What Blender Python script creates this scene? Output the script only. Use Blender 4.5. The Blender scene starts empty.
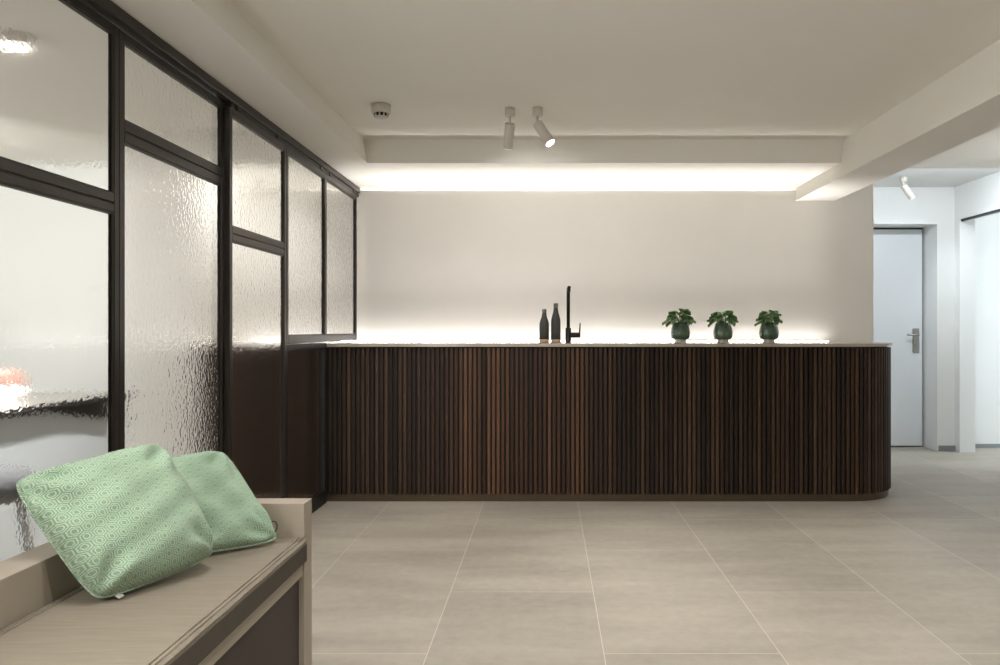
import bpy, bmesh, math, random
from mathutils import Vector, Matrix
random.seed(7)
PI = math.pi
S = bpy.context.scene
COL = S.collection

# ------------------------------------------------------------------ materials
def lin(c):
    c = c / 255.0
    return c / 12.92 if c <= 0.04045 else ((c + 0.055) / 1.055) ** 2.4
def rgb(r, g, b):
    return (lin(r), lin(g), lin(b), 1.0)

class NT:
    def __init__(self, name):
        self.m = bpy.data.materials.new(name)
        self.m.use_nodes = True
        self.t = self.m.node_tree
        self.b = self.t.nodes['Principled BSDF']
    def n(self, typ, **kw):
        nd = self.t.nodes.new(typ)
        for k, v in kw.items():
            setattr(nd, k, v)
        return nd
    def l(self, a, b):
        self.t.links.new(a, b)
    def setv(self, nd, **kw):
        for k, v in kw.items():
            nd.inputs[k].default_value = v
    def math(self, op, a, b=None):
        nd = self.n('ShaderNodeMath', operation=op)
        for i, x in enumerate((a, b)):
            if x is None: continue
            if isinstance(x, (int, float)): nd.inputs[i].default_value = x
            else: self.l(x, nd.inputs[i])
        return nd.outputs[0]
    def mix(self, fac, a, b):
        nd = self.n('ShaderNodeMix', data_type='RGBA')
        if isinstance(fac, (int, float)): nd.inputs[0].default_value = fac
        else: self.l(fac, nd.inputs[0])
        for i, x in ((6, a), (7, b)):
            if isinstance(x, tuple): nd.inputs[i].default_value = x
            else: self.l(x, nd.inputs[i])
        return nd.outputs[2]
    def ramp(self, fac, stops):
        nd = self.n('ShaderNodeValToRGB')
        e = nd.color_ramp.elements
        while len(e) < len(stops): e.new(0.5)
        for i, (p, c) in enumerate(stops):
            e[i].position = p; e[i].color = c
        self.l(fac, nd.inputs[0])
        return nd.outputs[0]
    def noise(self, vec, scale, detail=3, rough=0.55):
        nd = self.n('ShaderNodeTexNoise')
        nd.inputs['Scale'].default_value = scale
        nd.inputs['Detail'].default_value = detail
        nd.inputs['Roughness'].default_value = rough
        if vec is not None: self.l(vec, nd.inputs['Vector'])
        return nd.outputs['Fac']
    def coord(self, out='Object', scale=(1, 1, 1), loc=(0, 0, 0)):
        tc = self.n('ShaderNodeTexCoord')
        mp = self.n('ShaderNodeMapping')
        mp.inputs['Scale'].default_value = scale
        mp.inputs['Location'].default_value = loc
        self.l(tc.outputs[out], mp.inputs['Vector'])
        return mp.outputs['Vector']
    def bump(self, h, strength=0.2, dist=0.01):
        nd = self.n('ShaderNodeBump')
        nd.inputs['Strength'].default_value = strength
        nd.inputs['Distance'].default_value = dist
        self.l(h, nd.inputs['Height'])
        self.l(nd.outputs['Normal'], self.b.inputs['Normal'])

def simple(name, col, rough=0.5, metal=0.0, var=0.06, scale=8.0, bump=0.0, bscale=60.0, spec=0.5, vscale=(1, 1, 1)):
    k = NT(name)
    v = k.coord('Object', vscale)
    f = k.noise(v, scale)
    d = tuple(c * (1 - var) for c in col[:3]) + (1,)
    u = tuple(min(1, c * (1 + var)) for c in col[:3]) + (1,)
    k.l(k.ramp(f, [(0.3, d), (0.7, u)]), k.b.inputs['Base Color'])
    k.setv(k.b, Roughness=rough, Metallic=metal)
    k.b.inputs['Specular IOR Level'].default_value = spec
    if bump:
        k.bump(k.noise(v, bscale, 4), bump, 0.004)
    return k.m

def emit(name, col, strength):
    k = NT(name)
    k.b.inputs['Base Color'].default_value = (0.8, 0.8, 0.8, 1)
    k.b.inputs['Emission Color'].default_value = col
    k.b.inputs['Emission Strength'].default_value = strength
    return k.m

def floor_mat():
    k = NT('concrete_look_floor_tile')
    tc = k.n('ShaderNodeTexCoord')
    sp = k.n('ShaderNodeSeparateXYZ'); k.l(tc.outputs['Object'], sp.inputs[0])
    cb = k.n('ShaderNodeCombineXYZ')
    k.l(k.math('SUBTRACT', sp.outputs['Y'], 4.35), cb.inputs[0])
    k.l(k.math('SUBTRACT', sp.outputs['X'], 0.19), cb.inputs[1])
    br = k.n('ShaderNodeTexBrick', offset=0.5, offset_frequency=2, squash=1.0)
    k.l(cb.outputs[0], br.inputs['Vector'])
    k.setv(br, **{'Scale': 1.0, 'Mortar Size': 0.0017, 'Mortar Smooth': 0.2, 'Bias': 0.0,
                  'Brick Width': 1.2, 'Row Height': 0.6,
                  'Color1': (0.0, 0, 0, 1), 'Color2': (1, 1, 1, 1), 'Mortar': (0.5, 0.5, 0.5, 1)})
    v1 = k.coord('Object', (0.8, 3.0, 1))
    n1 = k.noise(v1, 1.6, 8, 0.62)
    v2 = k.coord('Object', (1, 1, 1))
    n2 = k.noise(v2, 22, 4, 0.6)
    f = k.math('ADD', k.math('MULTIPLY', n1, 0.72), k.math('MULTIPLY', n2, 0.28))
    base = k.ramp(f, [(0.30, rgb(138, 131, 120)), (0.5, rgb(155, 148, 136)), (0.72, rgb(170, 163, 151))])
    tint = k.ramp(br.outputs['Color'], [(0.0, (0.90, 0.90, 0.89, 1)), (1.0, (1.04, 1.03, 1.02, 1))])
    mu = k.n('ShaderNodeMix', data_type='RGBA', blend_type='MULTIPLY'); mu.inputs[0].default_value = 1
    k.l(base, mu.inputs[6]); k.l(tint, mu.inputs[7])
    c = k.mix(br.outputs['Fac'], mu.outputs[2], rgb(188, 180, 166))
    k.l(c, k.b.inputs['Base Color'])
    r = k.n('ShaderNodeMapRange'); k.l(n1, r.inputs[0])
    r.inputs[3].default_value = 0.42; r.inputs[4].default_value = 0.60
    k.l(r.outputs[0], k.b.inputs['Roughness'])
    k.b.inputs['Specular IOR Level'].default_value = 0.4
    k.bump(k.math('SUBTRACT', n2, k.math('MULTIPLY', br.outputs['Fac'], 1.2)), 0.08, 0.003)
    return k.m

def slat_mat():
    k = NT('dark_stained_walnut_slats')
    geo = k.n('ShaderNodeNewGeometry')
    v = k.coord('Object', (60, 60, 1.6))
    g = k.noise(v, 1.0, 5, 0.65)
    v2 = k.coord('Object', (0.9, 0.9, 0.25))
    z = k.noise(v2, 1.3, 1)
    t = k.math('ADD', k.math('MULTIPLY', geo.outputs['Random Per Island'], 0.52), k.math('MULTIPLY', g, 0.48))
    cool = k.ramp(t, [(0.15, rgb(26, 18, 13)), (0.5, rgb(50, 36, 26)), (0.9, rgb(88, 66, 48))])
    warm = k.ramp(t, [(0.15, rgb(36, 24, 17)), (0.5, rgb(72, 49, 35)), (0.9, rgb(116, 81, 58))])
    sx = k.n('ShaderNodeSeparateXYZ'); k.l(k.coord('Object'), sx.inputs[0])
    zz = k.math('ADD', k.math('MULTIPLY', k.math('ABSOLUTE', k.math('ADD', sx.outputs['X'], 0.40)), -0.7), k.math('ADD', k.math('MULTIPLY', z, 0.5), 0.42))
    f = k.ramp(zz, [(0.15, (0, 0, 0, 1)), (0.65, (1, 1, 1, 1))])  # redder mid-counter zone: part wood batch, part lamp glow painted into the colour
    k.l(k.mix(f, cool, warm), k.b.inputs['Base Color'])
    k.setv(k.b, Roughness=0.55)
    k.b.inputs['Specular IOR Level'].default_value = 0.3
    k.bump(g, 0.15, 0.002)
    return k.m

def glass_mat(name, scale, strength, dist=0.004, rough=0.03, blur=0.0):
    k = NT(name)
    v = k.coord('Object', (1, 1, 1))
    vo = k.n('ShaderNodeTexVoronoi', feature='SMOOTH_F1')
    vo.inputs['Scale'].default_value = scale
    vo.inputs['Smoothness'].default_value = 0.6
    nz = k.n('ShaderNodeTexNoise'); nz.inputs['Scale'].default_value = scale * 0.7; nz.inputs['Detail'].default_value = 2
    k.l(v, nz.inputs['Vector'])
    ad = k.n('ShaderNodeMix', data_type='RGBA', blend_type='ADD'); ad.inputs[0].default_value = 0.02
    k.l(v, ad.inputs[6]); k.l(nz.outputs['Color'], ad.inputs[7])
    k.l(ad.outputs[2], vo.inputs['Vector'])
    h = k.math('ADD', vo.outputs['Distance'], k.math('MULTIPLY', nz.outputs['Fac'], 0.8))
    k.b.inputs['Base Color'].default_value = (0.97, 0.98, 0.97, 1)
    k.setv(k.b, Roughness=rough, IOR=1.45)
    k.b.inputs['Transmission Weight'].default_value = 1.0
    k.bump(h, strength, dist)
    return k.m

def fabric_pattern_mat():
    k = NT('green_hexagon_woven_fabric')
    uv = k.n('ShaderNodeTexCoord')
    sx = k.n('ShaderNodeSeparateXYZ'); k.l(uv.outputs['UV'], sx.inputs[0])
    cell = 0.0245
    nz = k.noise(uv.outputs['UV'], 40, 2)
    px = k.math('ADD', k.math('DIVIDE', sx.outputs[0], cell), k.math('MULTIPLY', nz, 0.12))
    py = k.math('ADD', k.math('DIVIDE', sx.outputs[1], cell), k.math('MULTIPLY', nz, 0.12))
    H = math.sqrt(3)
    def cellc(ox, oy):
        x = k.math('SUBTRACT', k.math('FLOORED_MODULO', k.math('ADD', px, ox), 1.0), 0.5)
        y = k.math('SUBTRACT', k.math('FLOORED_MODULO', k.math('ADD', py, oy), H), H / 2)
        ax = k.math('ABSOLUTE', x); ay = k.math('ABSOLUTE', y)
        d = k.math('ADD', k.math('MULTIPLY', ax, 0.5), k.math('MULTIPLY', ay, H / 2))
        hexd = k.math('MAXIMUM', ax, d)
        rd = k.math('SQRT', k.math('ADD', k.math('MULTIPLY', x, x), k.math('MULTIPLY', k.math('MULTIPLY', y, y), 0.7)))
        return hexd, rd
    h1, r1 = cellc(0, 0); h2, r2 = cellc(0.5, H / 2)
    hd = k.math('MINIMUM', h1, h2); rd = k.math('MINIMUM', r1, r2)
    def line(x, c, w):
        return k.math('LESS_THAN', k.math('ABSOLUTE', k.math('SUBTRACT', x, c)), w)
    m = k.math('MAXIMUM', line(hd, 0.40, 0.045), line(rd, 0.21, 0.042))
    # woven threads
    wv = k.n('ShaderNodeTexWave', wave_type='BANDS', bands_direction='X'); wv.inputs['Scale'].default_value = 90
    k.l(uv.outputs['UV'], wv.inputs['Vector'])
    wh = k.n('ShaderNodeTexWave', wave_type='BANDS', bands_direction='Y'); wh.inputs['Scale'].default_value = 90
    k.l(uv.outputs['UV'], wh.inputs['Vector'])
    w = k.math('MULTIPLY', wv.outputs['Fac'], wh.outputs['Fac'])
    n = k.noise(uv.outputs['UV'], 14, 3)
    g = k.ramp(n, [(0.3, rgb(112, 145, 117)), (0.7, rgb(134, 166, 137))])
    c = k.mix(k.math('MULTIPLY', k.math('MULTIPLY', m, k.noise(uv.outputs['UV'], 220, 3)), 1.1), g, rgb(206, 220, 198))
    c = k.mix(k.math('MULTIPLY', w, 0.30), c, rgb(206, 216, 200))
    k.l(c, k.b.inputs['Base Color'])
    k.setv(k.b, Roughness=0.9)
    k.b.inputs['Sheen Weight'].default_value = 0.25
    k.b.inputs['Specular IOR Level'].default_value = 0.15
    hgt = k.math('ADD', k.math('MULTIPLY', w, 0.5), k.math('ADD', k.math('MULTIPLY', m, 0.5), k.noise(uv.outputs['UV'], 250, 2)))
    k.bump(hgt, 0.5, 0.002)
    return k.m

def weave_mat(name, c0, c1, spec=0.2):
    k = NT(name)
    v = k.coord('Object', (1, 1, 1))
    wv = k.n('ShaderNodeTexWave', wave_type='BANDS', bands_direction='X'); wv.inputs['Scale'].default_value = 130; wv.inputs['Distortion'].default_value = 1.0
    wh = k.n('ShaderNodeTexWave', wave_type='BANDS', bands_direction='Y'); wh.inputs['Scale'].default_value = 100; wh.inputs['Distortion'].default_value = 1.0
    k.l(v, wv.inputs['Vector']); k.l(v, wh.inputs['Vector'])
    v2 = k.coord('Object', (3, 40, 3))
    st = k.noise(v2, 3, 4, 0.65)
    f = k.math('ADD', k.math('MULTIPLY', st, 0.6), k.math('MULTIPLY', k.math('ADD', wv.outputs['Fac'], wh.outputs['Fac']), 0.2))
    k.l(k.ramp(f, [(0.25, c0), (0.75, c1)]), k.b.inputs['Base Color'])
    k.setv(k.b, Roughness=0.85)
    k.b.inputs['Specular IOR Level'].default_value = spec
    k.bump(f, 0.25, 0.002)
    return k.m

def leaf_mat():
    k = NT('green_leaf')
    geo = k.n('ShaderNodeNewGeometry')
    v = k.coord('Object', (1, 1, 1))
    n = k.noise(v, 60, 3)
    f = k.math('ADD', k.math('MULTIPLY', geo.outputs['Random Per Island'], 0.6), k.math('MULTIPLY', n, 0.4))
    k.l(k.ramp(f, [(0.2, rgb(58, 92, 50)), (0.55, rgb(98, 138, 78)), (0.9, rgb(150, 178, 118))]), k.b.inputs['Base Color'])
    k.setv(k.b, Roughness=0.38)
    return k.m

M = {}
M['plaster'] = simple('warm_white_plaster', rgb(232, 229, 224), 0.85, var=0.015, scale=3, bump=0.03, bscale=140, spec=0.2)
M['ceiling'] = simple('ceiling_plaster', rgb(231, 228, 221), 0.9, var=0.012, scale=2, spec=0.2)
M['taupe'] = simple('taupe_paint', rgb(120, 108, 96), 0.8, var=0.02)
M['hall'] = simple('cool_white_paint', rgb(230, 231, 229), 0.7, var=0.01, scale=3, spec=0.3)
M['doorwhite'] = simple('white_lacquer', rgb(224, 228, 231), 0.4, var=0.01, scale=4)
M['floor'] = floor_mat()
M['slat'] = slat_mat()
M['core'] = simple('dark_counter_core', rgb(24, 19, 16), 0.7)
M['stone'] = simple('beige_stone_worktop', rgb(176, 164, 150), 0.14, var=0.05, scale=30)
M['plinth'] = simple('bronze_plinth', rgb(98, 84, 68), 0.3, metal=0.75, var=0.06)
M['frame'] = simple('bronze_black_steel', rgb(50, 44, 39), 0.38, metal=0.35, var=0.08, scale=20, vscale=(1, 1, 0.2))
M['black'] = simple('black_track', rgb(16, 14, 13), 0.45)
M['glass'] = glass_mat('hammered_glass', 62, 0.17, 0.003, 0.06)
M['glass2'] = glass_mat('soft_cathedral_glass', 70, 0.055, 0.003, 0.06)
M['pattern'] = fabric_pattern_mat()
M['pad'] = weave_mat('taupe_woven_pad', rgb(122, 114, 101), rgb(145, 136, 122))
M['padside'] = weave_mat('shaded_taupe_pad_border', rgb(74, 69, 61), rgb(92, 86, 76))  # darker grey border, with much of the side's shade put into its colour
M['bench'] = simple('beige_lacquered_board', rgb(160, 149, 134), 0.5, var=0.025, scale=6, vscale=(6, 1, 1))
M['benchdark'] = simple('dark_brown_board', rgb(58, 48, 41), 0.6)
M['bottle'] = simple('matte_charcoal_bottle', rgb(58, 60, 56), 0.55, var=0.04)
M['bottlecap'] = simple('dark_steel_cap', rgb(120, 112, 102), 0.3, metal=0.8)
M['bamboo'] = simple('pale_wood_base', rgb(178, 150, 124), 0.6, var=0.08, scale=20)
M['tap'] = simple('black_tap_metal', rgb(34, 28, 24), 0.3, metal=0.5)
M['foot'] = simple('frosted_clear_foot', rgb(190, 192, 176), 0.2, var=0.03)
k = NT('dark_green_glazed_pot'); v = k.coord('Object', (1, 1, 1))
k.l(k.ramp(k.noise(v, 25, 3), [(0.3, rgb(44, 66, 50)), (0.7, rgb(76, 102, 80))]), k.b.inputs['Base Color'])
k.setv(k.b, Roughness=0.08); k.b.inputs['Coat Weight'].default_value = 0.6
M['pot'] = k.m
M['leaf'] = leaf_mat()
M['soil'] = simple('dark_potting_soil', rgb(44, 34, 26), 0.95, var=0.3, scale=60, bump=0.5)
M['white'] = simple('white_plastic', rgb(196, 190, 181), 0.45, var=0.01)
M['lampbody'] = simple('satin_grey_white_lamp', rgb(205, 199, 190), 0.4, var=0.01)
M['steel'] = simple('brushed_steel', rgb(170, 168, 162), 0.35, metal=0.9, var=0.05)
M['gap'] = simple('dark_gasket', rgb(70, 72, 74), 0.8)
M['skirt'] = simple('grey_skirting', rgb(140, 144, 146), 0.5)
M['tag'] = simple('white_label_cloth', rgb(214, 210, 200), 0.8)
M['deskwhite'] = simple('grey_tabletop', rgb(128, 124, 118), 0.35)
M['greyfab'] = simple('grey_upholstery', rgb(116, 116, 118), 0.9, var=0.08, scale=30)
M['copper'] = simple('rose_copper_shade', rgb(206, 160, 146), 0.35, metal=0.3)

# LED strengths
M['led_up'] = emit('warm_led_upper', (1.0, 0.975, 0.945, 1), 5)
M['led_dn'] = emit('warm_led_counter', (1.0, 0.975, 0.945, 1), 15)
M['lamp'] = emit('spot_lens_lit', (1.0, 0.92, 0.80, 1), 40)
M['lampoff'] = emit('spot_lens_side', (1.0, 0.94, 0.84, 1), 0.6)
M['lampglow'] = emit('lamp_diffuser', (1.0, 0.95, 0.88, 1), 9)

# ------------------------------------------------------------------ mesh helpers
def bx(bm, x0, x1, y0, y1, z0, z1, bev=0.0, seg=2):
    r = bmesh.ops.create_cube(bm, size=1.0)
    vs = r['verts']
    for v in vs:
        v.co = Vector(((x0 + x1) / 2 + v.co.x * (x1 - x0), (y0 + y1) / 2 + v.co.y * (y1 - y0), (z0 + z1) / 2 + v.co.z * (z1 - z0)))
    if bev:
        es = {e for v in vs for e in v.link_edges}
        bmesh.ops.bevel(bm, geom=list(es), offset=bev, segments=seg, profile=0.6, affect='EDGES')

def box(*a, **k):
    bm = bmesh.new(); bx(bm, *a, **k); return bm

def tube(bm, pts, r, n=10, caps=True, closed=False):
    pts = [Vector(p) for p in pts]
    rs = r if isinstance(r, (list, tuple)) else [r] * len(pts)
    rings = []
    up = None
    m = len(pts)
    for i, p in enumerate(pts):
        if closed: t = (pts[(i + 1) % m] - pts[i - 1]).normalized()
        elif i == 0: t = (pts[1] - pts[0]).normalized()
        elif i == m - 1: t = (pts[-1] - pts[-2]).normalized()
        else: t = (pts[i + 1] - pts[i - 1]).normalized()
        if up is None:
            up = Vector((0, 0, 1)) if abs(t.z) < 0.9 else Vector((1, 0, 0))
        a = t.cross(up).normalized(); b = a.cross(t).normalized(); up = b
        rings.append([bm.verts.new(p + (a * math.cos(2 * PI * j / n) + b * math.sin(2 * PI * j / n)) * rs[i]) for j in range(n)])
    last = m if closed else m - 1
    for i in range(last):
        A, B = rings[i], rings[(i + 1) % m]
        for j in range(n):
            f = bm.faces.new((A[j], A[(j + 1) % n], B[(j + 1) % n], B[j])); f.smooth = True
    if caps and not closed:
        bm.faces.new(rings[0][::-1]); bm.faces.new(rings[-1])

def lathe(bm, prof, c, n=32, cap0=True, cap1=True):
    rings = []
    for r, z in prof:
        rings.append([bm.verts.new((c[0] + r * math.cos(2 * PI * j / n), c[1] + r * math.sin(2 * PI * j / n), c[2] + z)) for j in range(n)])
    for A, B in zip(rings, rings[1:]):
        for j in range(n):
            f = bm.faces.new((A[j], A[(j + 1) % n], B[(j + 1) % n], B[j])); f.smooth = True
    if cap0: bm.faces.new(rings[0][::-1])
    if cap1: bm.faces.new(rings[-1])

def prism(bm, poly, z0, z1):
    a = [bm.verts.new((x, y, z0)) for x, y in poly]
    b = [bm.verts.new((x, y, z1)) for x, y in poly]
    n = len(poly)
    bm.faces.new(a[::-1]); bm.faces.new(b)
    for i in range(n):
        bm.faces.new((a[i], a[(i + 1) % n], b[(i + 1) % n], b[i]))

def obj(name, bm, mat, parent=None, mats=None):
    """world-space bmesh -> one mesh object (local to its parent's location)"""
    bmesh.ops.recalc_face_normals(bm, faces=bm.faces)
    off = Vector((0, 0, 0))
    if parent is not None:
        off = Vector(parent['_w'])
    else:
        xs = [v.co for v in bm.verts]
        lo = Vector((min(v.x for v in xs), min(v.y for v in xs), min(v.z for v in xs)))
        hi = Vector((max(v.x for v in xs), max(v.y for v in xs), max(v.z for v in xs)))
        off = Vector(((lo.x + hi.x) / 2, (lo.y + hi.y) / 2, lo.z))
    for v in bm.verts: v.co -= off
    me = bpy.data.meshes.new(name)
    bm.to_mesh(me); bm.free()
    me.materials.append(mat)
    o = bpy.data.objects.new(name, me)
    COL.objects.link(o)
    if parent is not None:
        o.parent = parent
        o['_w'] = tuple(off)
    else:
        o.location = off
        o['_w'] = tuple(off)
    return o

def struct(name, bm, mat, parent=None):
    o = obj(name, bm, mat, parent)
    if parent is None: o['kind'] = 'structure'
    return o

def tag(o, label, cat, group=None):
    o['label'] = label; o['category'] = cat
    if group: o['group'] = group
    return o

def thing(name, label, cat, loc, group=None):
    o = bpy.data.objects.new(name, None); COL.objects.link(o)
    o.location = loc; o['_w'] = tuple(loc); o.empty_display_size = 0.1
    return tag(o, label, cat, group)

def dup(root, loc, label):
    r = root.copy(); COL.objects.link(r); r.location = loc; r['_w'] = tuple(loc); r['label'] = label
    for ch in list(root.children):
        c = ch.copy(); COL.objects.link(c); c.parent = r
        for g in list(ch.children):
            d = g.copy(); COL.objects.link(d); d.parent = c
    return r

# ------------------------------------------------------------------ key dimensions (metres; camera at x=0,y=0,z=1.1 looking +y)
XP = -1.44            # glass partition plane
YB = 5.60             # back wall
YC = 4.80             # counter front
ZS = 2.16             # soffit underside
ZM = 2.31             # main ceiling
ZH = 2.40             # hallway ceiling

# ------------------------------------------------------------------ setting
fl = struct('floor', box(-5.2, 6.2, -3.2, 7.6, -0.1, 0.0), M['floor'])
# floor texture must read in world metres: put its origin at the world origin
d = Vector(fl.location); fl.data.transform(Matrix.Translation(d)); fl.location = (0, 0, 0)

bm = bmesh.new()
bx(bm, -1.42, 6.2, -3.2, 5.62, ZM, ZM + 0.1)          # main room and right part
struct('ceiling', bm, M['ceiling'])
struct('ceiling_hall', box(2.30, 6.2, 5.62, 7.6, ZH, ZH + 0.1), M['hall'])
struct('ceiling_side', box(-5.2, -1.42, -3.2, 5.9, ZM + 0.05, ZM + 0.15), M['ceiling'])

# soffit over the counter, its fascia leaning slightly
def wedge(poly_yz, x0, x1):
    bm = bmesh.new()
    a = [bm.verts.new((x0, y, z)) for y, z in poly_yz]; b = [bm.verts.new((x1, y, z)) for y, z in poly_yz]
    n = len(poly_yz)
    bm.faces.new(a[::-1]); bm.faces.new(b)
    for i in range(n): bm.faces.new((a[i], a[(i + 1) % n], b[(i + 1) % n], b[i]))
    return bm
struct('trim_1', wedge([(4.76, ZS), (5.69, ZS), (5.69, ZM + 0.04), (4.76, ZM + 0.04)], -2.25, 1.90), M['ceiling'])
def wedge_y(poly_xz, y0, y1):
    bm = bmesh.new()
    a = [bm.verts.new((x, y0, z)) for x, z in poly_xz]; b = [bm.verts.new((x, y1, z)) for x, z in poly_xz]
    n = len(poly_xz)
    bm.faces.new(a[::-1]); bm.faces.new(b)
    for i in range(n): bm.faces.new((a[i], a[(i + 1) % n], b[(i + 1) % n], b[i]))
    return bm
struct('trim_2', wedge_y([(-1.56, ZS), (-1.145, ZS), (-1.178, ZM + 0.04), (-1.56, ZM + 0.04)], -3.2, 4.765), M['ceiling'])
struct('trim_3', wedge_y([(1.845, 2.064), (2.14, 2.064), (2.14, ZM + 0.04), (1.885, ZM + 0.04)], -3.2, YB), M['ceiling'])

# back wall: stops short of the soffit and leaves the light slot
bm = bmesh.new()
bx(bm, -2.25, 2.43, YB, YB + 0.02, 0, 2.138)
bx(bm, -2.25, 2.40, YB + 0.10, YB + 0.22, 0, ZH)
bx(bm, 1.86, 2.43, YB, YB + 0.02, 2.138, ZH)
bx(bm, 2.40, 2.43, YB + 0.02, YB + 0.22, 0, ZH)
struct('wall_back', bm, M['plaster'])
struct('wall_pier', box(-2.78, -2.25, 4.82, 5.75, 0, ZM + 0.1), M['plaster'])
struct('wall_side_back', box(-5.2, -2.78, 5.70, 5.80, 0, ZM + 0.1), M['hall'])
struct('wall_side', box(-5.3, -5.2, -3.2, 5.8, 0, ZM + 0.1), M['hall'])
struct('wall_left', box(-1.52, -1.40, -3.2, 1.74, 0, ZM + 0.1), M['plaster'])
struct('wall_rear', box(-5.2, 6.2, -3.3, -3.2, 0, ZH), M['taupe'])
# hall wall with the door opening, side lintel, room beyond
bm = bmesh.new()
DX0, DX1 = 2.62, 3.54
bx(bm, 2.0, DX0, 6.82, 7.30, 0, ZH)
bx(bm, DX1, 3.70, 6.82, 7.30, 0, ZH)
bx(bm, DX0, DX1, 6.82, 7.30, 2.064, ZH)
struct('wall_hall', bm, M['hall'])
bm = bmesh.new()
bx(bm, 3.70, 3.84, 5.95, 6.86, 2.095, ZH)
bx(bm, 3.70, 3.84, -3.2, 5.95, 0, ZH)  # unseen stretch, closed up to keep hall light off the beam
bx(bm, 3.70, 3.84, 6.74, 6.86, 0, 2.095)
struct('wall_right', bm, M['hall'])
struct('wall_room_beyond', box(3.70, 6.2, 7.02, 7.12, 0, ZH), M['hall'])
struct('wall_far_right', box(6.2, 6.3, -3.2, 7.6, 0, ZH), M['hall'])
struct('baseboard_hall', box(DX1 + 0.01, 3.70, 6.808, 6.82, 0, 0.05), M['skirt'])
struct('baseboard_right', box(3.84, 6.2, 7.008, 7.02, 0, 0.035), M['skirt'])
struct('trim_4', box(3.712, 3.73, 5.95, 6.74, 2.075, 2.095), M['gap'])      # sliding door track under the lintel

# door
door = struct('door_1', box(DX0 + 0.012, DX1 - 0.022, 7.05, 7.09, 0.012, 2.045, bev=0.002), M['doorwhite'])
door['label'] = 'plain white hallway door with a steel lever handle'
bm = bmesh.new()
bx(bm, 3.425, 3.487, 7.042, 7.05, 0.885, 1.115, bev=0.006)
struct('handle_plate', bm, M['steel'], door)
bm = bmesh.new()
tube(bm, [(3.456, 7.046, 1.055), (3.456, 6.995, 1.055)], 0.010)
tube(bm, [(3.462, 6.995, 1.055), (3.44, 6.992, 1.055), (3.35, 6.992, 1.055)], 0.009)
struct('door_handle', bm, M['steel'], door)
bm = bmesh.new(); tube(bm, [(3.456, 7.046, 0.955), (3.456, 7.032, 0.955)], 0.011, 12)
struct('lock_cylinder', bm, M['steel'], door)
bm = bmesh.new()
bx(bm, DX0, DX1, 7.092, 7.13, 0, 2.064)
struct('trim_5', bm, M['gap'])

# ------------------------------------------------------------------ light strips
t = thing('light_strip', 'thin warm light line in the slot between back wall and soffit', 'light strip', (-0.2, YB + 0.06, 2.135))
bm = box(-1.40, 1.84, YB + 0.040, YB + 0.085, 2.108, 2.111); obj('diffuser', bm, M['led_up'], t)
bm = box(-1.40, 1.84, YB + 0.022, YB + 0.098, 2.098, 2.1075); obj('housing', bm, M['white'], t)
t = thing('light_strip', 'glowing warm light strip on the counter along the foot of the wall', 'light strip', (-0.05, 5.575, 1.013))
bm = box(-2.2, 2.07, 5.530, 5.545, 1.0165, 1.0195); obj('diffuser', bm, M['led_dn'], t)
bm = box(-2.21, 2.08, 5.526, 5.549, 1.0132, 1.0162); obj('housing', bm, M['steel'], t)

# ------------------------------------------------------------------ reception counter
XE, RC, XL = 2.338, 0.40, -2.245
def outline(o, back=5.585, n=24):
    """counter outline shrunk inwards by o"""
    pts = [(XL, back), (XL, YC + o)]
    cx, cy, r = XE - RC, YC + RC, RC - o
    for i in range(n + 1):
        a = -PI / 2 + PI / 2 * i / n
        pts.append((cx + r * math.cos(a), cy + r * math.sin(a)))
    pts.append((XE - o, back))
    return pts
rc = thing('reception_counter', 'long dark slatted wood reception counter with a rounded end and thin stone top', 'counter', (0.1, 5.2, 0))
bm = bmesh.new(); prism(bm, outline(-0.012, 5.598), 0.993, 1.013); obj('countertop', bm, M['stone'], rc)
bm = bmesh.new(); prism(bm, outline(0.024), 0.047, 0.992); obj('carcass', bm, M['core'], rc)
bm = bmesh.new(); prism(bm, outline(0.014), 0.0, 0.0465); obj('plinth', bm, M['plinth'], rc)
bm = bmesh.new()
path = []
L1 = (XE - RC) - XL; LA = RC * PI / 2; L2 = 5.585 - (YC + RC)
tot = L1 + LA + L2; N = int(tot / 0.0298); pitch = tot / N
for i in range(N):
    s = (i + 0.5) * pitch
    if s < L1: p = Vector((XL + s, YC, 0)); nrm = Vector((0, -1, 0))
    elif s < L1 + LA:
        a = -PI / 2 + (s - L1) / RC
        nrm = Vector((math.cos(a), math.sin(a), 0)); p = Vector((XE - RC, YC + RC, 0)) + nrm * RC
    else: p = Vector((XE, YC + RC + s - L1 - LA, 0)); nrm = Vector((1, 0, 0))
    tg = Vector((-nrm.y, nrm.x, 0))
    w, dp = 0.0094, 0.0235
    A = p - tg * w; B = p + tg * w; C = B - nrm * dp; D = A - nrm * dp
    c = 0.0018
    poly = [A + tg * c, B - tg * c, B - nrm * c, C, D, A - nrm * c]
    prism(bm, [(q.x, q.y) for q in poly], 0.0475, 0.983)
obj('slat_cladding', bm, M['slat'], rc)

# ------------------------------------------------------------------ glass partition
def frame_bm(x, y0, y1, z0, z1, w, dep, rails=(), mulls=(), wb=None):
    wb = wb or w
    bm = bmesh.new()
    X0, X1 = x - dep / 2, x + dep / 2
    b = 0.0025
    bx(bm, X0, X1, y0, y0 + w, z0, z1, bev=b, seg=1)
    bx(bm, X0, X1, y1 - w, y1, z0, z1, bev=b, seg=1)
    bx(bm, X0, X1, y0 + w, y1 - w, z1 - w, z1, bev=b, seg=1)
    bx(bm, X0, X1, y0 + w, y1 - w, z0, z0 + wb, bev=b, seg=1)
    # slim glazing bead round the openings
    return bm

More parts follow.
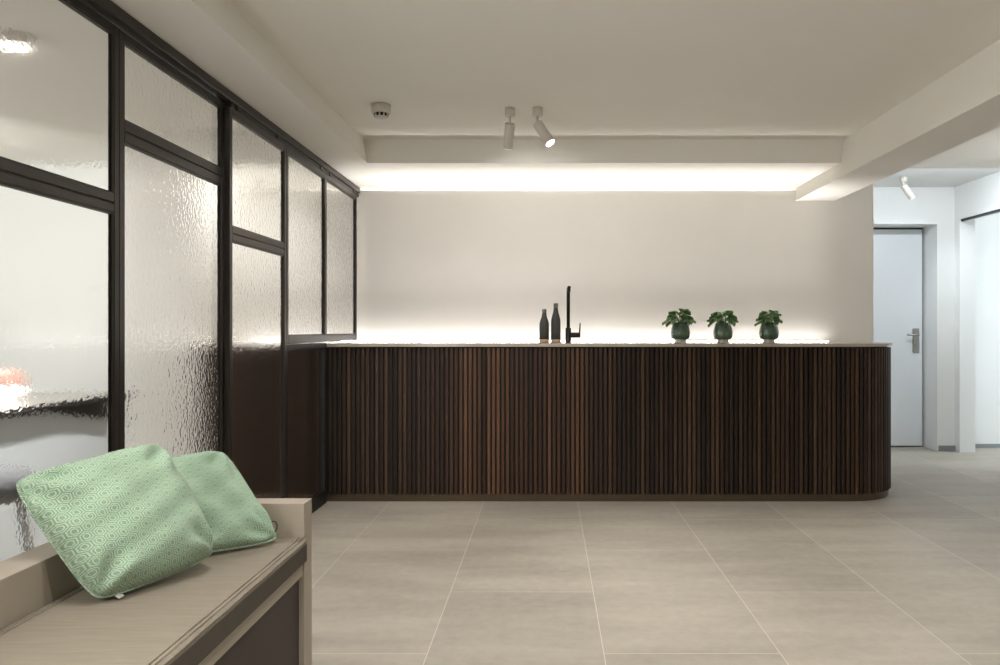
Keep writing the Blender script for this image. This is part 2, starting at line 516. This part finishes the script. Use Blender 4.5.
def panel(label, x, y0, y1, z0, z1, w, rail_z=None, mid_y=None, glass='glass', rw=0.052, wb=None, dep=0.04, glass_low=None):
    t = thing('partition_panel', label, 'glass panel', (x, (y0 + y1) / 2, z0), 'framed glass panels of the partition')
    obj('frame', frame_bm(x, y0, y1, z0, z1, w, dep, wb=wb), M['frame'], t)
    wb = wb or w
    def pane(ya, yb, za, zb, g):
        p = obj('pane', box(x - 0.003, x + 0.003, ya - 0.004, yb + 0.004, za - 0.004, zb + 0.004), M[g], t)
        # glazing bead
        bm = bmesh.new(); q = 0.006
        for sx in (-1, 1):
            a, b_ = (x + 0.0035, x + 0.009) if sx > 0 else (x - 0.009, x - 0.0035)
            bx(bm, a, b_, ya, ya + q, za, zb); bx(bm, a, b_, yb - q, yb, za, zb)
            bx(bm, a, b_, ya + q, yb - q, zb - q, zb); bx(bm, a, b_, ya + q, yb - q, za, za + q)
        obj('glazing_bead', bm, M['frame'], t)
    ys = [(y0 + w, y1 - w)]
    if mid_y:
        bm = box(x - dep / 2, x + dep / 2, mid_y - 0.024, mid_y + 0.024, z0 + wb, z1 - w, bev=0.0025, seg=1)
        obj('mullion', bm, M['frame'], t)
        ys = [(y0 + w, mid_y - 0.024), (mid_y + 0.024, y1 - w)]
    zs = [(z0 + wb, z1 - w)]
    if rail_z:
        bm = bmesh.new()
        bx(bm, x - dep / 2, x + dep / 2, y0 + w, y1 - w, rail_z - rw / 2, rail_z - 0.002, bev=0.002, seg=1)
        bx(bm, x - dep / 2, x + dep / 2, y0 + w, y1 - w, rail_z + 0.002, rail_z + rw / 2, bev=0.002, seg=1)
        bx(bm, x - dep / 2 + 0.006, x + dep / 2 - 0.006, y0 + w, y1 - w, rail_z - 0.002, rail_z + 0.002)
        obj('cross_rail', bm, M['frame'], t)
        zs = [(z0 + wb, rail_z - rw / 2), (rail_z + rw / 2, z1 - w)]
    for i, (za, zb) in enumerate(zs):
        for ya, yb in ys:
            pane(ya, yb, za, zb, glass)
    return t
panel('smooth pale glass panel beside the bench, nearest the camera', XP - 0.008, 1.745, 2.512, 0.0, 2.112, 0.028, rail_z=1.52, glass='glass2', rw=0.062, wb=0.08, dep=0.024)
panel('glass panel behind the cushions with its cross rail highest of all', XP - 0.008, 2.514, 3.332, 0.0, 2.110, 0.030, rail_z=1.775, glass='glass', rw=0.072, wb=0.08, dep=0.024)
panel('hammered glass panel between the high-railed panel and the counter', XP + 0.022, 3.312, 4.030, 0.0, 2.088, 0.030, rail_z=1.53, glass='glass', rw=0.064, wb=0.08, dep=0.026)
panel('wide two-pane glass panel whose far half stands on the counter', XP + 0.022, 4.034, 5.515, 1.024, 2.088, 0.030, mid_y=4.742, glass='glass', wb=0.045, dep=0.026)
t = thing('partition_panel', 'low black-framed dark glass panel butting against the counter front', 'glass panel', (XP + 0.012, 4.45, 0), 'framed glass panels of the partition')
obj('frame', frame_bm(XP + 0.012, 4.034, 4.780, 0.0, 1.02, 0.034, 0.036, wb=0.085), M['black'], t)
obj('pane', box(XP + 0.009, XP + 0.015, 4.064, 4.750, 0.081, 0.990), M['glass'], t)
# sliding track
t = thing('sliding_track', 'long dark sliding track under the soffit above the glass panels', 'track', (XP, 3.65, 2.09))
bm = bmesh.new()
bx(bm, -1.475, -1.402, 1.745, 5.595, 2.118, ZS - 0.001, bev=0.003, seg=1)
bx(bm, -1.475, -1.440, 3.335, 5.595, 2.100, 2.118)
obj('track_rail', bm, M['frame'], t)
obj('track_groove', box(-1.4395, -1.410, 3.34, 5.59, 2.0905, 2.114), M['black'], t)
for y in (3.42, 3.92, 4.66, 4.86, 5.44):
    bm = bmesh.new()
    bx(bm, -1.409, -1.403, y - 0.03, y + 0.03, 2.092, 2.116, bev=0.002, seg=1)
    obj('roller_bracket', bm, M['black'], t)

# ------------------------------------------------------------------ bench
BZ, BX0, BX1, BY1 = 0.563, -1.268, -0.754, 2.395
t = thing('bench', 'beige built-in style bench with low back and far end board', 'bench', (-1.0, 1.5, 0))
obj('backrest', box(BX0, BX0 + 0.092, 0.35, 2.318, 0.0, BZ, bev=0.002), M['bench'], t)
obj('end_board', box(BX0, BX1, 2.32, BY1, 0.0, BZ, bev=0.002), M['bench'], t)
obj('front_rail', box(BX1 - 0.032, BX1 - 0.004, 0.35, 2.318, 0.341, 0.386, bev=0.0015), M['bench'], t)
obj('seat_board', box(BX0 + 0.094, BX1 - 0.034, 0.35, 2.318, 0.361, 0.386), M['bench'], t)
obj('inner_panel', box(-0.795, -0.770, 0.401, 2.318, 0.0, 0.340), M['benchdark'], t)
obj('leg', box(BX0 + 0.094, BX1 - 0.06, 0.35, 0.40, 0.0, 0.340), M['bench'], t)
# loose pad on the bench
t = thing('seat_pad', 'flat taupe woven seat pad lying on the bench', 'seat pad', (-0.96, 1.3, 0.387))
PX0, PX1, PY0, PY1, PZ0, PZ1 = BX0 + 0.096, BX1 + 0.013, 0.36, 2.314, 0.3835, 0.459
bm = box(PX0, PX1, PY0, PY1, PZ0 + 0.004, PZ1, bev=0.014, seg=4)
for v in bm.verts:
    if v.co.z > PZ1 - 0.02:
        v.co.z += 0.0
cover = obj('pad_cover', bm, M['pad'], t)
bm = bmesh.new()
bx(bm, PX1 - 0.006, PX1 + 0.0015, PY0 + 0.012, PY1 - 0.010, PZ0 + 0.008, PZ1 - 0.014, bev=0.003, seg=2)
obj('pad_border', bm, M['padside'], t)
bm = bmesh.new()
for dx, dz, r in ((-0.002, -0.006, 0.0036), (-0.012, 0.0005, 0.0028), (-0.024, 0.001, 0.0028)):
    tube(bm, [(PX1 + dx, PY0 + 0.01 + (PY1 - PY0 - 0.02) * i / 30, PZ1 + dz + 0.0008 * math.sin(i * 1.7)) for i in range(31)], r, 8)
for dx, dz in ((0.012, 0.0005), (0.022, 0.001)):
    tube(bm, [(PX0 + dx, PY0 + 0.01 + (PY1 - PY0 - 0.02) * i / 30, PZ1 + dz) for i in range(31)], 0.0028, 8)
obj('piping', bm, M['pad'], t)

# ------------------------------------------------------------------ pillows
def pillow(label, bl, br, tr, tl, thick, seed, bulge_dir, sag=0.02):
    rnd = random.Random(seed)
    bl, br, tr, tl = map(Vector, (bl, br, tr, tl))
    ce = (bl + br + tr + tl) / 4
    t = thing('throw_pillow', label, 'pillow', (ce.x, ce.y, min(bl.z, br.z)), 'green patterned pillows on the bench')
    nU, nV = 44, 36
    W = (br - bl).length; H = (tl - bl).length
    nrm = ((br - bl).cross(tl - bl)).normalized()
    if nrm.dot(Vector(bulge_dir)) < 0: nrm = -nrm
    ph = [rnd.uniform(0, 6.28) for _ in range(8)]
    def P(u, v, side):
        # rim drawn in between the pinched corners
        uu, vv = u * 2 - 1, v * 2 - 1
        k = -0.01
        su = uu * (1 - k * (1 - vv * vv) * abs(uu) ** 1.5) ; sv = vv * (1 - k * (1 - uu * uu) * abs(vv) ** 1.5)
        kc = 1 - 0.07 * (abs(uu) * abs(vv)) ** 5
        su *= kc; sv *= kc
        a, b = (su + 1) / 2, (sv + 1) / 2
        p = bl * (1 - a) * (1 - b) + br * a * (1 - b) + tr * a * b + tl * (1 - a) * b
        f = max(0, (1 - uu ** 2)) ** 0.42 * max(0, (1 - vv ** 2)) ** 0.42
        f2 = f * (1.0 - 0.18 * vv)          # fuller at the bottom
        wr = 0.006 * math.sin(7 * uu + 3 * vv + ph[0]) * f + 0.004 * math.sin(13 * vv - 5 * uu + ph[1]) * f
        # radial gathers near the corners
        for cu, cv, q in ((-1, -1, 2), (1, -1, 3), (1, 1, 4), (-1, 1, 5)):
            du, dv = uu - cu, vv - cv
            r = math.hypot(du, dv)
            wr += 0.014 * math.exp(-((r - 0.42) / 0.26) ** 2) * math.cos(8 * math.atan2(dv, du) + ph[q]) * min(1, f * 3)
        off = (thick * f2 + wr) * (1 if side > 0 else -0.55)
        return p + nrm * off
    bm = bmesh.new()
    uvl = bm.loops.layers.uv.new('UVMap')
    def grid(side):
        g = {}
        for i in range(nU + 1):
            for j in range(nV + 1):
                u, v = i / nU, j / nV
                rim = i in (0, nU) or j in (0, nV)
                if side < 0 and rim: g[i, j] = G0[i, j]; continue
                g[i, j] = bm.verts.new(P(u, v, side))
        for i in range(nU):
            for j in range(nV):
                q = [(i, j), (i + 1, j), (i + 1, j + 1), (i, j + 1)]
                if side < 0: q = q[::-1]
                f = bm.faces.new([g[x] for x in q]); f.smooth = True
                for lp, x in zip(f.loops, q):
                    lp[uvl].uv = (x[0] / nU * W + (0.3 if side < 0 else 0), x[1] / nV * H)
        return g
    G0 = grid(1); grid(-1)
    cov = obj('pillow_cover', bm, M['pattern'], t)
    # seam cord round the rim
    rim = []
    for i in range(nU): rim.append(P(i / nU, 0, 1))
    for j in range(nV): rim.append(P(1, j / nV, 1))
    for i in range(nU): rim.append(P(1 - i / nU, 1, 1))
    for j in range(nV): rim.append(P(0, 1 - j / nV, 1))
    bm = bmesh.new(); tube(bm, rim, 0.0026, 7, closed=True)
    uvl = bm.loops.layers.uv.new('UVMap')
    for f in bm.faces:
        for lp in f.loops: lp[uvl].uv = (lp.vert.co.y, lp.vert.co.z)
    obj('seam_cord', bm, M['pattern'], t)
    return t, P, nrm
p2, P2, n2 = pillow('smaller green patterned pillow tucked behind, beside the bench end board',
       (-1.000, 2.085, 0.474), (-0.800, 2.245, 0.472), (-0.988, 2.287, 0.735), (-1.215, 2.155, 0.710), 0.050, 5, (1, -1, 0.3))
p1, P1, n1 = pillow('larger green patterned pillow leaning in front of the other one',
       (-1.052, 1.742, 0.466), (-0.893, 2.020, 0.492), (-1.030, 2.000, 0.806), (-1.248, 1.735, 0.752), 0.088, 3, (1, -0.5, 0.4))
# small white label at the lower seam of the larger pillow, dark loop at the corner of the other
c = P1(0.16, 0.0, 1)
bm = bmesh.new()
bx(bm, -0.006, 0.006, -0.010, 0.010, -0.001, 0.001)
bmesh.ops.rotate(bm, verts=bm.verts, matrix=Matrix.Rotation(0.5, 3, 'Y'))
for v in bm.verts: v.co += c + Vector((0.008, -0.004, -0.003))
obj('care_label', bm, M['tag'], p1)['label'] = 'small white sewn-in label'
c = P2(1.0, 0.05, 1)
bm = bmesh.new()
tube(bm, [c + Vector((-0.004 + 0.010 * math.sin(a), 0.0, 0.022 + 0.016 * math.cos(a))) for a in [2 * PI * i / 16 for i in range(16)]], 0.0018, 6, closed=True)
obj('hanging_loop', bm, M['black'], p2)['label'] = 'thin black hanging loop'

# ------------------------------------------------------------------ things on the counter
ZC = 1.0131
def bottle(x, y, h, r, label):
    t = thing('water_bottle', label, 'bottle', (x, y, ZC), 'bottles by the tap')
    b = 0.022
    bm = bmesh.new(); lathe(bm, [(r * 0.96, 0), (r, 0.002), (r, b)], (x, y, ZC)); obj('base_band', bm, M['bamboo'], t)
    prof = [(r, b + 0.0002), (r * 1.01, b + 0.05)]
    hs = h * 0.52
    prof += [(r * 1.0, hs)]
    for i in range(1, 9):
        q = i / 8
        prof.append((r * (1 - 0.54 * (0.5 - 0.5 * math.cos(PI * q))), hs + (h * 0.87 - hs) * q))
    prof.append((r * 0.44, h * 0.89))
    bm = bmesh.new(); lathe(bm, prof, (x, y, ZC)); obj('body', bm, M['bottle'], t)
    bm = bmesh.new(); lathe(bm, [(r * 0.46, h * 0.892), (r * 0.48, h * 0.905), (r * 0.48, h * 0.975), (r * 0.42, h)], (x, y, ZC)); obj('cap', bm, M['bottlecap'], t)
YO = 5.2
sc = YO / 750.0
def px(xp): return (xp - 548) * sc
bottle(px(544.2), YO, 0.232, 0.033, 'shorter matte charcoal bottle farther from the tap')
bottle(px(555.8), YO, 0.272, 0.033, 'taller matte charcoal bottle next to the tap')
t = thing('kitchen_tap', 'slim black upright tap with a side lever on the counter', 'tap', (px(568.3), YO, ZC))
x = px(568.3)
bm = bmesh.new(); lathe(bm, [(0.021, 0), (0.0195, 0.002), (0.0195, 0.1), (0.014, 0.103)], (x, YO, ZC), 24); obj('body', bm, M['tap'], t)
bm = bmesh.new()
pts = [(x, YO, ZC + 0.10), (x, YO, ZC + 0.35)]
for i in range(1, 7):
    a = PI / 2 * i / 6
    pts.append((x, YO - 0.02 * (1 - math.cos(a)), ZC + 0.35 + 0.02 * math.sin(a)))
pts.append((x, YO - 0.19, ZC + 0.37)); 
tube(bm, pts, 0.0125, 14)
tube(bm, [(x, YO - 0.178, ZC + 0.366), (x, YO - 0.178, ZC + 0.342)], 0.0105, 12)
obj('spout', bm, M['tap'], t)
bm = bmesh.new()
tube(bm, [(x + 0.015, YO, ZC + 0.052), (x + 0.083, YO, ZC + 0.052)], 0.0185, 18)
tube(bm, [(x + 0.078, YO, ZC + 0.06), (x + 0.082, YO - 0.004, ZC + 0.135)], [0.006, 0.004], 8)
obj('lever', bm, M['tap'], t)

def plant(x, seed, label, spread, tilt):
    rnd = random.Random(seed)
    t = thing('potted_plant', label, 'plant', (x, YO, ZC), 'potted plants on the counter')
    bm = bmesh.new(); lathe(bm, [(0.042, 0.0), (0.041, 0.002), (0.036, 0.016), (0.038, 0.0215)], (x, YO, ZC), 32); obj('pot_foot', bm, M['foot'], t)
    prof = [(0.036, 0.022), (0.052, 0.024), (0.063, 0.034), (0.067, 0.052), (0.0665, 0.075), (0.061, 0.103), (0.053, 0.126), (0.048, 0.136), (0.0455, 0.138), (0.042, 0.135), (0.042, 0.124)]
    bm = bmesh.new(); lathe(bm, prof, (x, YO, ZC), 40); obj('pot', bm, M['pot'], t)
    bm = bmesh.new(); lathe(bm, [(0.0415, 0.1245), (0.03, 0.128), (0.01, 0.129)], (x, YO, ZC), 20); obj('soil', bm, M['soil'], t)
    bm = bmesh.new()
    n = 34
    for i in range(n):
        az = 2.39996 * i + rnd.uniform(-0.3, 0.3)
        f = (i + 0.5) / n
        reach = spread * (0.25 + 0.75 * f) * rnd.uniform(0.8, 1.1)
        hh = 0.200 - 0.058 * f ** 1.5 + rnd.uniform(-0.012, 0.012)
        base = Vector((x + 0.012 * math.cos(az), YO + 0.012 * math.sin(az), ZC + 0.128))
        dirh = Vector((math.cos(az), math.sin(az) * 0.9, 0))
        tip = Vector((x, YO, ZC)) + dirh * reach * 0.62 + Vector((tilt * 0.02, 0, hh))
        mid = (base + tip) / 2 + Vector((0, 0, 0.018))
        stem = [base, base * 0.25 + mid * 0.75, tip]
        tube(bm, stem, [0.0022, 0.0018, 0.0014], 5)
        # rounded leaf: grid blade cupped and drooping
        LL = rnd.uniform(0.045, 0.06); WW = LL * rnd.uniform(0.74, 0.9)
        droop = 0.3 - 0.8 * f + rnd.uniform(-0.25, 0.25)
        fw = (dirh * math.cos(droop) + Vector((0, 0, math.sin(droop)))).normalized()
        sd = Vector((-dirh.y, dirh.x, 0)).normalized()
        sd = (sd + Vector((0, 0, rnd.uniform(-0.35, 0.35)))).normalized()
        up = sd.cross(fw).normalized()
        if up.z < 0: up = -up
        rows = []
        for a in range(8):
            q = a / 7
            wd = WW / 2 * max(0.04, 1 - (2 * q - 1) ** 2) ** 0.5
            ctr = tip + fw * LL * q - Vector((0, 0, 1)) * 0.009 * q * q
            rows.append([ctr + sd * wd * s + up * (0.010 * abs(s) - 0.004 * (1 - abs(s))) for s in (-1, -0.5, 0, 0.5, 1)])
        th = up * 0.0012
        top = [[bm.verts.new(p + th) for p in r] for r in rows]
        bot = [[bm.verts.new(p - th) for p in r] for r in rows]
        for a in range(7):
            for b in range(4):
                fc = bm.faces.new((top[a][b], top[a][b + 1], top[a + 1][b + 1], top[a + 1][b])); fc.smooth = True
                fc = bm.faces.new((bot[a][b], bot[a + 1][b], bot[a + 1][b + 1], bot[a][b + 1])); fc.smooth = True
        for a in range(7):
            for b in (0, 4):
                bm.faces.new((top[a][b], top[a + 1][b], bot[a + 1][b], bot[a][b]))
        for a in (0, 7):
            for b in range(4):
                bm.faces.new((top[a][b], top[a][b + 1], bot[a][b + 1], bot[a][b]))
    obj('foliage', bm, M['leaf'], t)
plant(px(680.5), 11, 'bushy plant in green glazed pot, closest of the three to the tap', 0.115, -0.3)
plant(px(723), 23, 'wide-spreading plant in green glazed pot, in the middle of three', 0.120, 0.0)
plant(px(769), 37, 'compact plant in green glazed pot, nearest the counter rounded end', 0.085, 0.0)

# ------------------------------------------------------------------ ceiling fittings
def spot(x, y, zc, d, label, lens='lamp', L=0.135, r=0.028, drop=0.085):
    t = thing('ceiling_spotlight', label, 'spotlight', (x, y, zc), 'ceiling spotlights')
    bm = bmesh.new(); lathe(bm, [(0.027, -0.0455), (0.0275, -0.044), (0.0275, -0.0005)], (x, y, zc), 28); obj('ceiling_mount', bm, M['lampbody'], t)
    d = Vector(d).normalized()
    top = Vector((x, y, zc - drop))
    bm = bmesh.new(); tube(bm, [(x, y, zc - 0.045), (x, y, zc - 0.07), tuple(top + d * 0.008)], 0.007, 10); obj('stem', bm, M['lampbody'], t)
    bm = bmesh.new()
    tube(bm, [top, top + d * 0.003, top + d * L * 0.5, top + d * (L - 0.002), top + d * L], [r * 0.93, r, r, r, r * 0.93], 28)
    obj('lamp_head', bm, M['lampbody'], t)
    bm = bmesh.new(); tube(bm, [top + d * (L + 0.0003), top + d * (L + 0.0025)], r * 0.86, 24); obj('lens', bm, M[lens], t)
    return top + d * (L + 0.01), d
sA, dA = spot(px(510) * 4.09 / YO, 4.09, ZM, (-0.12, 0.60, -1), 'white ceiling spotlight hanging nearly upright, turned to the back wall', 'lampoff')
sB, dB = spot(px(537.5) * 4.09 / YO, 4.09, ZM, (0.62, -0.25, -1), 'white ceiling spotlight tilted sideways with its lens shining')
sC, dC = spot(3.02, 6.37, ZH, (0.5, -0.1, -0.8), 'white tilted ceiling spotlight in the hallway before the door', 'lampoff', 0.13, 0.027, 0.075)

t = thing('smoke_detector', 'small round white smoke detector on the main ceiling', 'smoke detector', (-0.897, 4.03, ZM))
c = (-0.897, 4.03, ZM)
bm = bmesh.new(); lathe(bm, [(0.048, -0.048), (0.052, -0.043), (0.052, -0.0005)], c, 36); obj('base', bm, M['white'], t)
bm = bmesh.new(); lathe(bm, [(0.032, -0.0648), (0.038, -0.0485)], c, 36); obj('sensor_slots', bm, M['black'], t)
bm = bmesh.new()
for i in range(10):
    a = 2 * PI * (i + 0.5) / 10
    ca, sa = math.cos(a), math.sin(a)
    tube(bm, [(c[0] + 0.038 * ca, c[1] + 0.038 * sa, ZM - 0.048), (c[0] + 0.036 * ca, c[1] + 0.036 * sa, ZM - 0.0655)], 0.0042, 6)
lathe(bm, [(0.012, -0.072), (0.034, -0.070), (0.038, -0.065)], c, 36)
obj('sensor_cap', bm, M['white'], t)

# ------------------------------------------------------------------ side room seen through the glass
t = thing('desk', 'white desk with dark top edge blurred behind the nearest glass panel', 'desk', (-2.7, 2.9, 0))
obj('tabletop', box(-3.3, -2.2, 1.9, 3.90, 0.752, 0.775, bev=0.003), M['deskwhite'], t)
obj('table_edge', box(-2.2, -2.188, 1.9, 3.90, 0.745, 0.775), M['black'], t)
obj('front_panel', box(-2.245, -2.225, 1.92, 3.88, 0.0, 0.7515), M['doorwhite'], t)
obj('leg', box(-3.25, -3.21, 1.92, 1.96, 0.0, 0.7515), M['deskwhite'], t)
obj('leg', box(-3.25, -3.21, 3.84, 3.88, 0.0, 0.7515), M['deskwhite'], t)
bm = bmesh.new()
va = [bm.verts.new((-2.222, y, z)) for y, z in ((3.25, 0.7515), (3.74, 0.7515), (3.74, 0.66))]
vb = [bm.verts.new((-2.195, y, z)) for y, z in ((3.25, 0.7515), (3.74, 0.7515), (3.74, 0.66))]
bm.faces.new(va); bm.faces.new(vb[::-1])
for i in range(3): bm.faces.new((va[i], vb[i], vb[(i + 1) % 3], va[(i + 1) % 3]))
obj('bracket', bm, M['black'], t)
t = thing('table_lamp', 'rosy table lamp glowing on the white desk behind glass', 'lamp', (-2.45, 3.40, 0.775))
c = (-2.45, 3.40, 0.7753)
bm = bmesh.new(); lathe(bm, [(0.04, 0), (0.04, 0.006), (0.012, 0.009), (0.012, 0.03)], c, 24); obj('base', bm, M['white'], t)
bm = bmesh.new(); lathe(bm, [(0.03, 0.0305), (0.052, 0.036), (0.056, 0.055), (0.045, 0.072)], c, 24); obj('bulb', bm, M['lampglow'], t)
bm = bmesh.new(); lathe(bm, [(0.068, 0.068), (0.066, 0.10), (0.05, 0.132), (0.016, 0.15)], c, 28, cap0=False); obj('lamp_shade', bm, M['copper'], t)
t = thing('stool', 'grey upholstered stool blurred behind the nearest glass panel', 'stool', (-2.02, 2.62, 0))
bm = bmesh.new(); lathe(bm, [(0.16, 0.50), (0.185, 0.51), (0.19, 0.56), (0.175, 0.595), (0.05, 0.60)], (-2.02, 2.62, 0), 32); obj('seat', bm, M['greyfab'], t)
for sx in (-1, 1):
    for sy in (-1, 1):
        bm = bmesh.new(); tube(bm, [(-2.02 + sx * 0.1, 2.62 + sy * 0.1, 0.5), (-2.02 + sx * 0.15, 2.62 + sy * 0.15, 0)], 0.012, 8); obj('leg', bm, M['steel'], t)
spotz = ZM + 0.05
t = thing('ceiling_spotlight', 'bright ceiling lamp blurred through the nearest glass panel', 'spotlight', (-2.28, 3.2, spotz), 'ceiling spotlights')
bm = bmesh.new(); lathe(bm, [(0.05, -0.05), (0.055, -0.048), (0.055, -0.0005)], (-2.28, 3.2, spotz), 28); obj('lamp_head', bm, M['lampbody'], t)
bm = bmesh.new(); lathe(bm, [(0.045, -0.056), (0.045, -0.0505)], (-2.28, 3.2, spotz), 28); obj('lens', bm, M['lamp'], t)

# ------------------------------------------------------------------ lights
def area(name, loc, tgt, sx, sy, power, col):
    l = bpy.data.lights.new(name, 'AREA'); l.shape = 'RECTANGLE'; l.size = sx; l.size_y = sy; l.energy = power; l.color = col
    o = bpy.data.objects.new(name, l); COL.objects.link(o); o.location = loc
    o.rotation_euler = (Vector(tgt) - Vector(loc)).to_track_quat('-Z', 'Y').to_euler()
    return o
def sp(name, loc, d, power, ang, blend, col, rad=0.03):
    l = bpy.data.lights.new(name, 'SPOT'); l.energy = power; l.spot_size = math.radians(ang); l.spot_blend = blend; l.color = col; l.shadow_soft_size = rad
    o = bpy.data.objects.new(name, l); COL.objects.link(o); o.location = loc
    o.rotation_euler = Vector(d).to_track_quat('-Z', 'Y').to_euler()
    return o
WARM = (1.0, 0.976, 0.95)
COOL = (0.82, 0.91, 1.0)
sp('spot_light_wall', sA, (0.25, 1.1, -0.95), 13, 120, 0.9, WARM, 0.012)
sp('spot_light_floor', sB, dB, 75, 80, 0.9, WARM, 0.012)
# unseen spots for floor pools; others added to lift ceiling, beam and counter
for i, (x, y, d, p, a) in enumerate([(-0.85, 3.4, (-0.1, 0.1, -1), 85, 105), (0.9, 2.3, (0.1, 0.15, -1), 100, 105), (0.2, 0.9, (0.0, 0.3, -1), 65, 105),
                                 (-0.5, 1.5, (-0.2, 0.1, -1), 45, 105), (0.2, 2.6, (1, 0.5, -0.7), 40, 60), (-0.3, 2.4, (-0.05, 2.2, -1.5), 55, 55), (0.6, -1.2, (0.0, 0.3, -1), 90, 105)]):
    sp('room_fill_spot', (x, y, 2.24), d, p, a, 0.9, WARM, 0.05)
# the counter light strip throws its light upwards
o = area('counter_strip_light', (-0.06, 5.50, 1.030), (-0.06, 5.10, 3), 4.2, 0.02, 11, (1.0, 0.97, 0.94)); o.data.spread = math.radians(58)
area('left_fill', (-1.37, 0.8, 1.5), (1.9, 1.4, 1.85), 1.5, 1.1, 52, (1.0, 0.98, 0.95))  # fill added in front of the solid wall, brightens the beam's inner face
# weak fill added behind the camera, the wall there has no window
area('rear_fill', (0.6, -3.0, 1.4), (0.6, 3, 1.2), 3.0, 1.8, 4, (1.0, 0.97, 0.93))
# hall daylight from the room beyond on the right, fills added for hall and passage ceiling
area('hall_window', (6.1, 6.3, 1.4), (3.0, 6.4, 1.2), 1.0, 1.6, 55, COOL)
sp('hall_spot', sC, dC, 16, 110, 0.8, (0.86, 0.93, 1.0), 0.012)
area('hall_fill', (3.0, 5.76, 2.36), (3.0, 6.5, 1.0), 1.1, 0.08, 12, (0.86, 0.93, 1.0))  # added fill, hidden behind the ceiling step, brightens door and hall
sp('passage_fill', (3.5, 4.6, 1.95), (-0.5, 0.2, 1), 14, 150, 0.9, (0.97, 0.98, 1.0), 0.04)  # added source without a fixture, brightens the ceiling beyond the beam
# side room behind the glass
area('side_room_window', (-5.0, 2.6, 1.5), (-2.5, 3.6, 1.2), 2.2, 1.6, 34, (0.97, 0.98, 1.0))
sp('side_wall_fill', (-3.75, 3.4, 1.95), (-0.25, 1, 0.05), 72, 92, 0.5, (1.0, 0.995, 0.97), 0.0)  # added fixtureless light, evens out the wall behind the nearest pane
area('side_room_ceiling_lamp', (-3.4, 3.4, 2.30), (-3.4, 3.4, 0), 1.2, 0.6, 26, (1.0, 0.98, 0.95))
sp('desk_fill', (-1.72, 2.9, 2.28), (-0.4, 0.05, -1), 230, 90, 0.9, (1.0, 0.995, 0.97), 0.0)  # added invisible light, brightens the desk's front panel
sp('niche_fill', (-1.75, 4.95, 2.13), (-0.8, 0.4, -0.9), 16, 130, 0.8, (1.0, 0.98, 0.96), 0.0)  # added invisible light, brightens the pier's side face

w = bpy.data.worlds.new('World'); S.world = w; w.use_nodes = True
w.node_tree.nodes['Background'].inputs[0].default_value = (0.9, 0.93, 1, 1)
w.node_tree.nodes['Background'].inputs[1].default_value = 0.15

# ------------------------------------------------------------------ camera
cam = bpy.data.cameras.new('camera'); cam.sensor_width = 36; cam.lens = 27.0
cam.shift_x = -0.048; cam.shift_y = -0.0025; cam.clip_start = 0.05
co = bpy.data.objects.new('camera', cam); COL.objects.link(co)
co.location = (0, 0, 1.1); co.rotation_euler = (PI / 2, 0, 0)
S.camera = co

for o in list(bpy.data.objects):
    if '_w' in o: del o['_w']

S.view_settings.view_transform = 'Standard'; S.view_settings.look = 'None'
S.view_settings.gamma = 1; S.view_settings.exposure = 0.27
S.view_settings.use_curve_mapping = False
S.cycles.use_denoising = True
S.cycles.max_bounces = 12; S.cycles.diffuse_bounces = 6; S.cycles.transmission_bounces = 10; S.cycles.glossy_bounces = 5
S.cycles.sample_clamp_indirect = 6.0
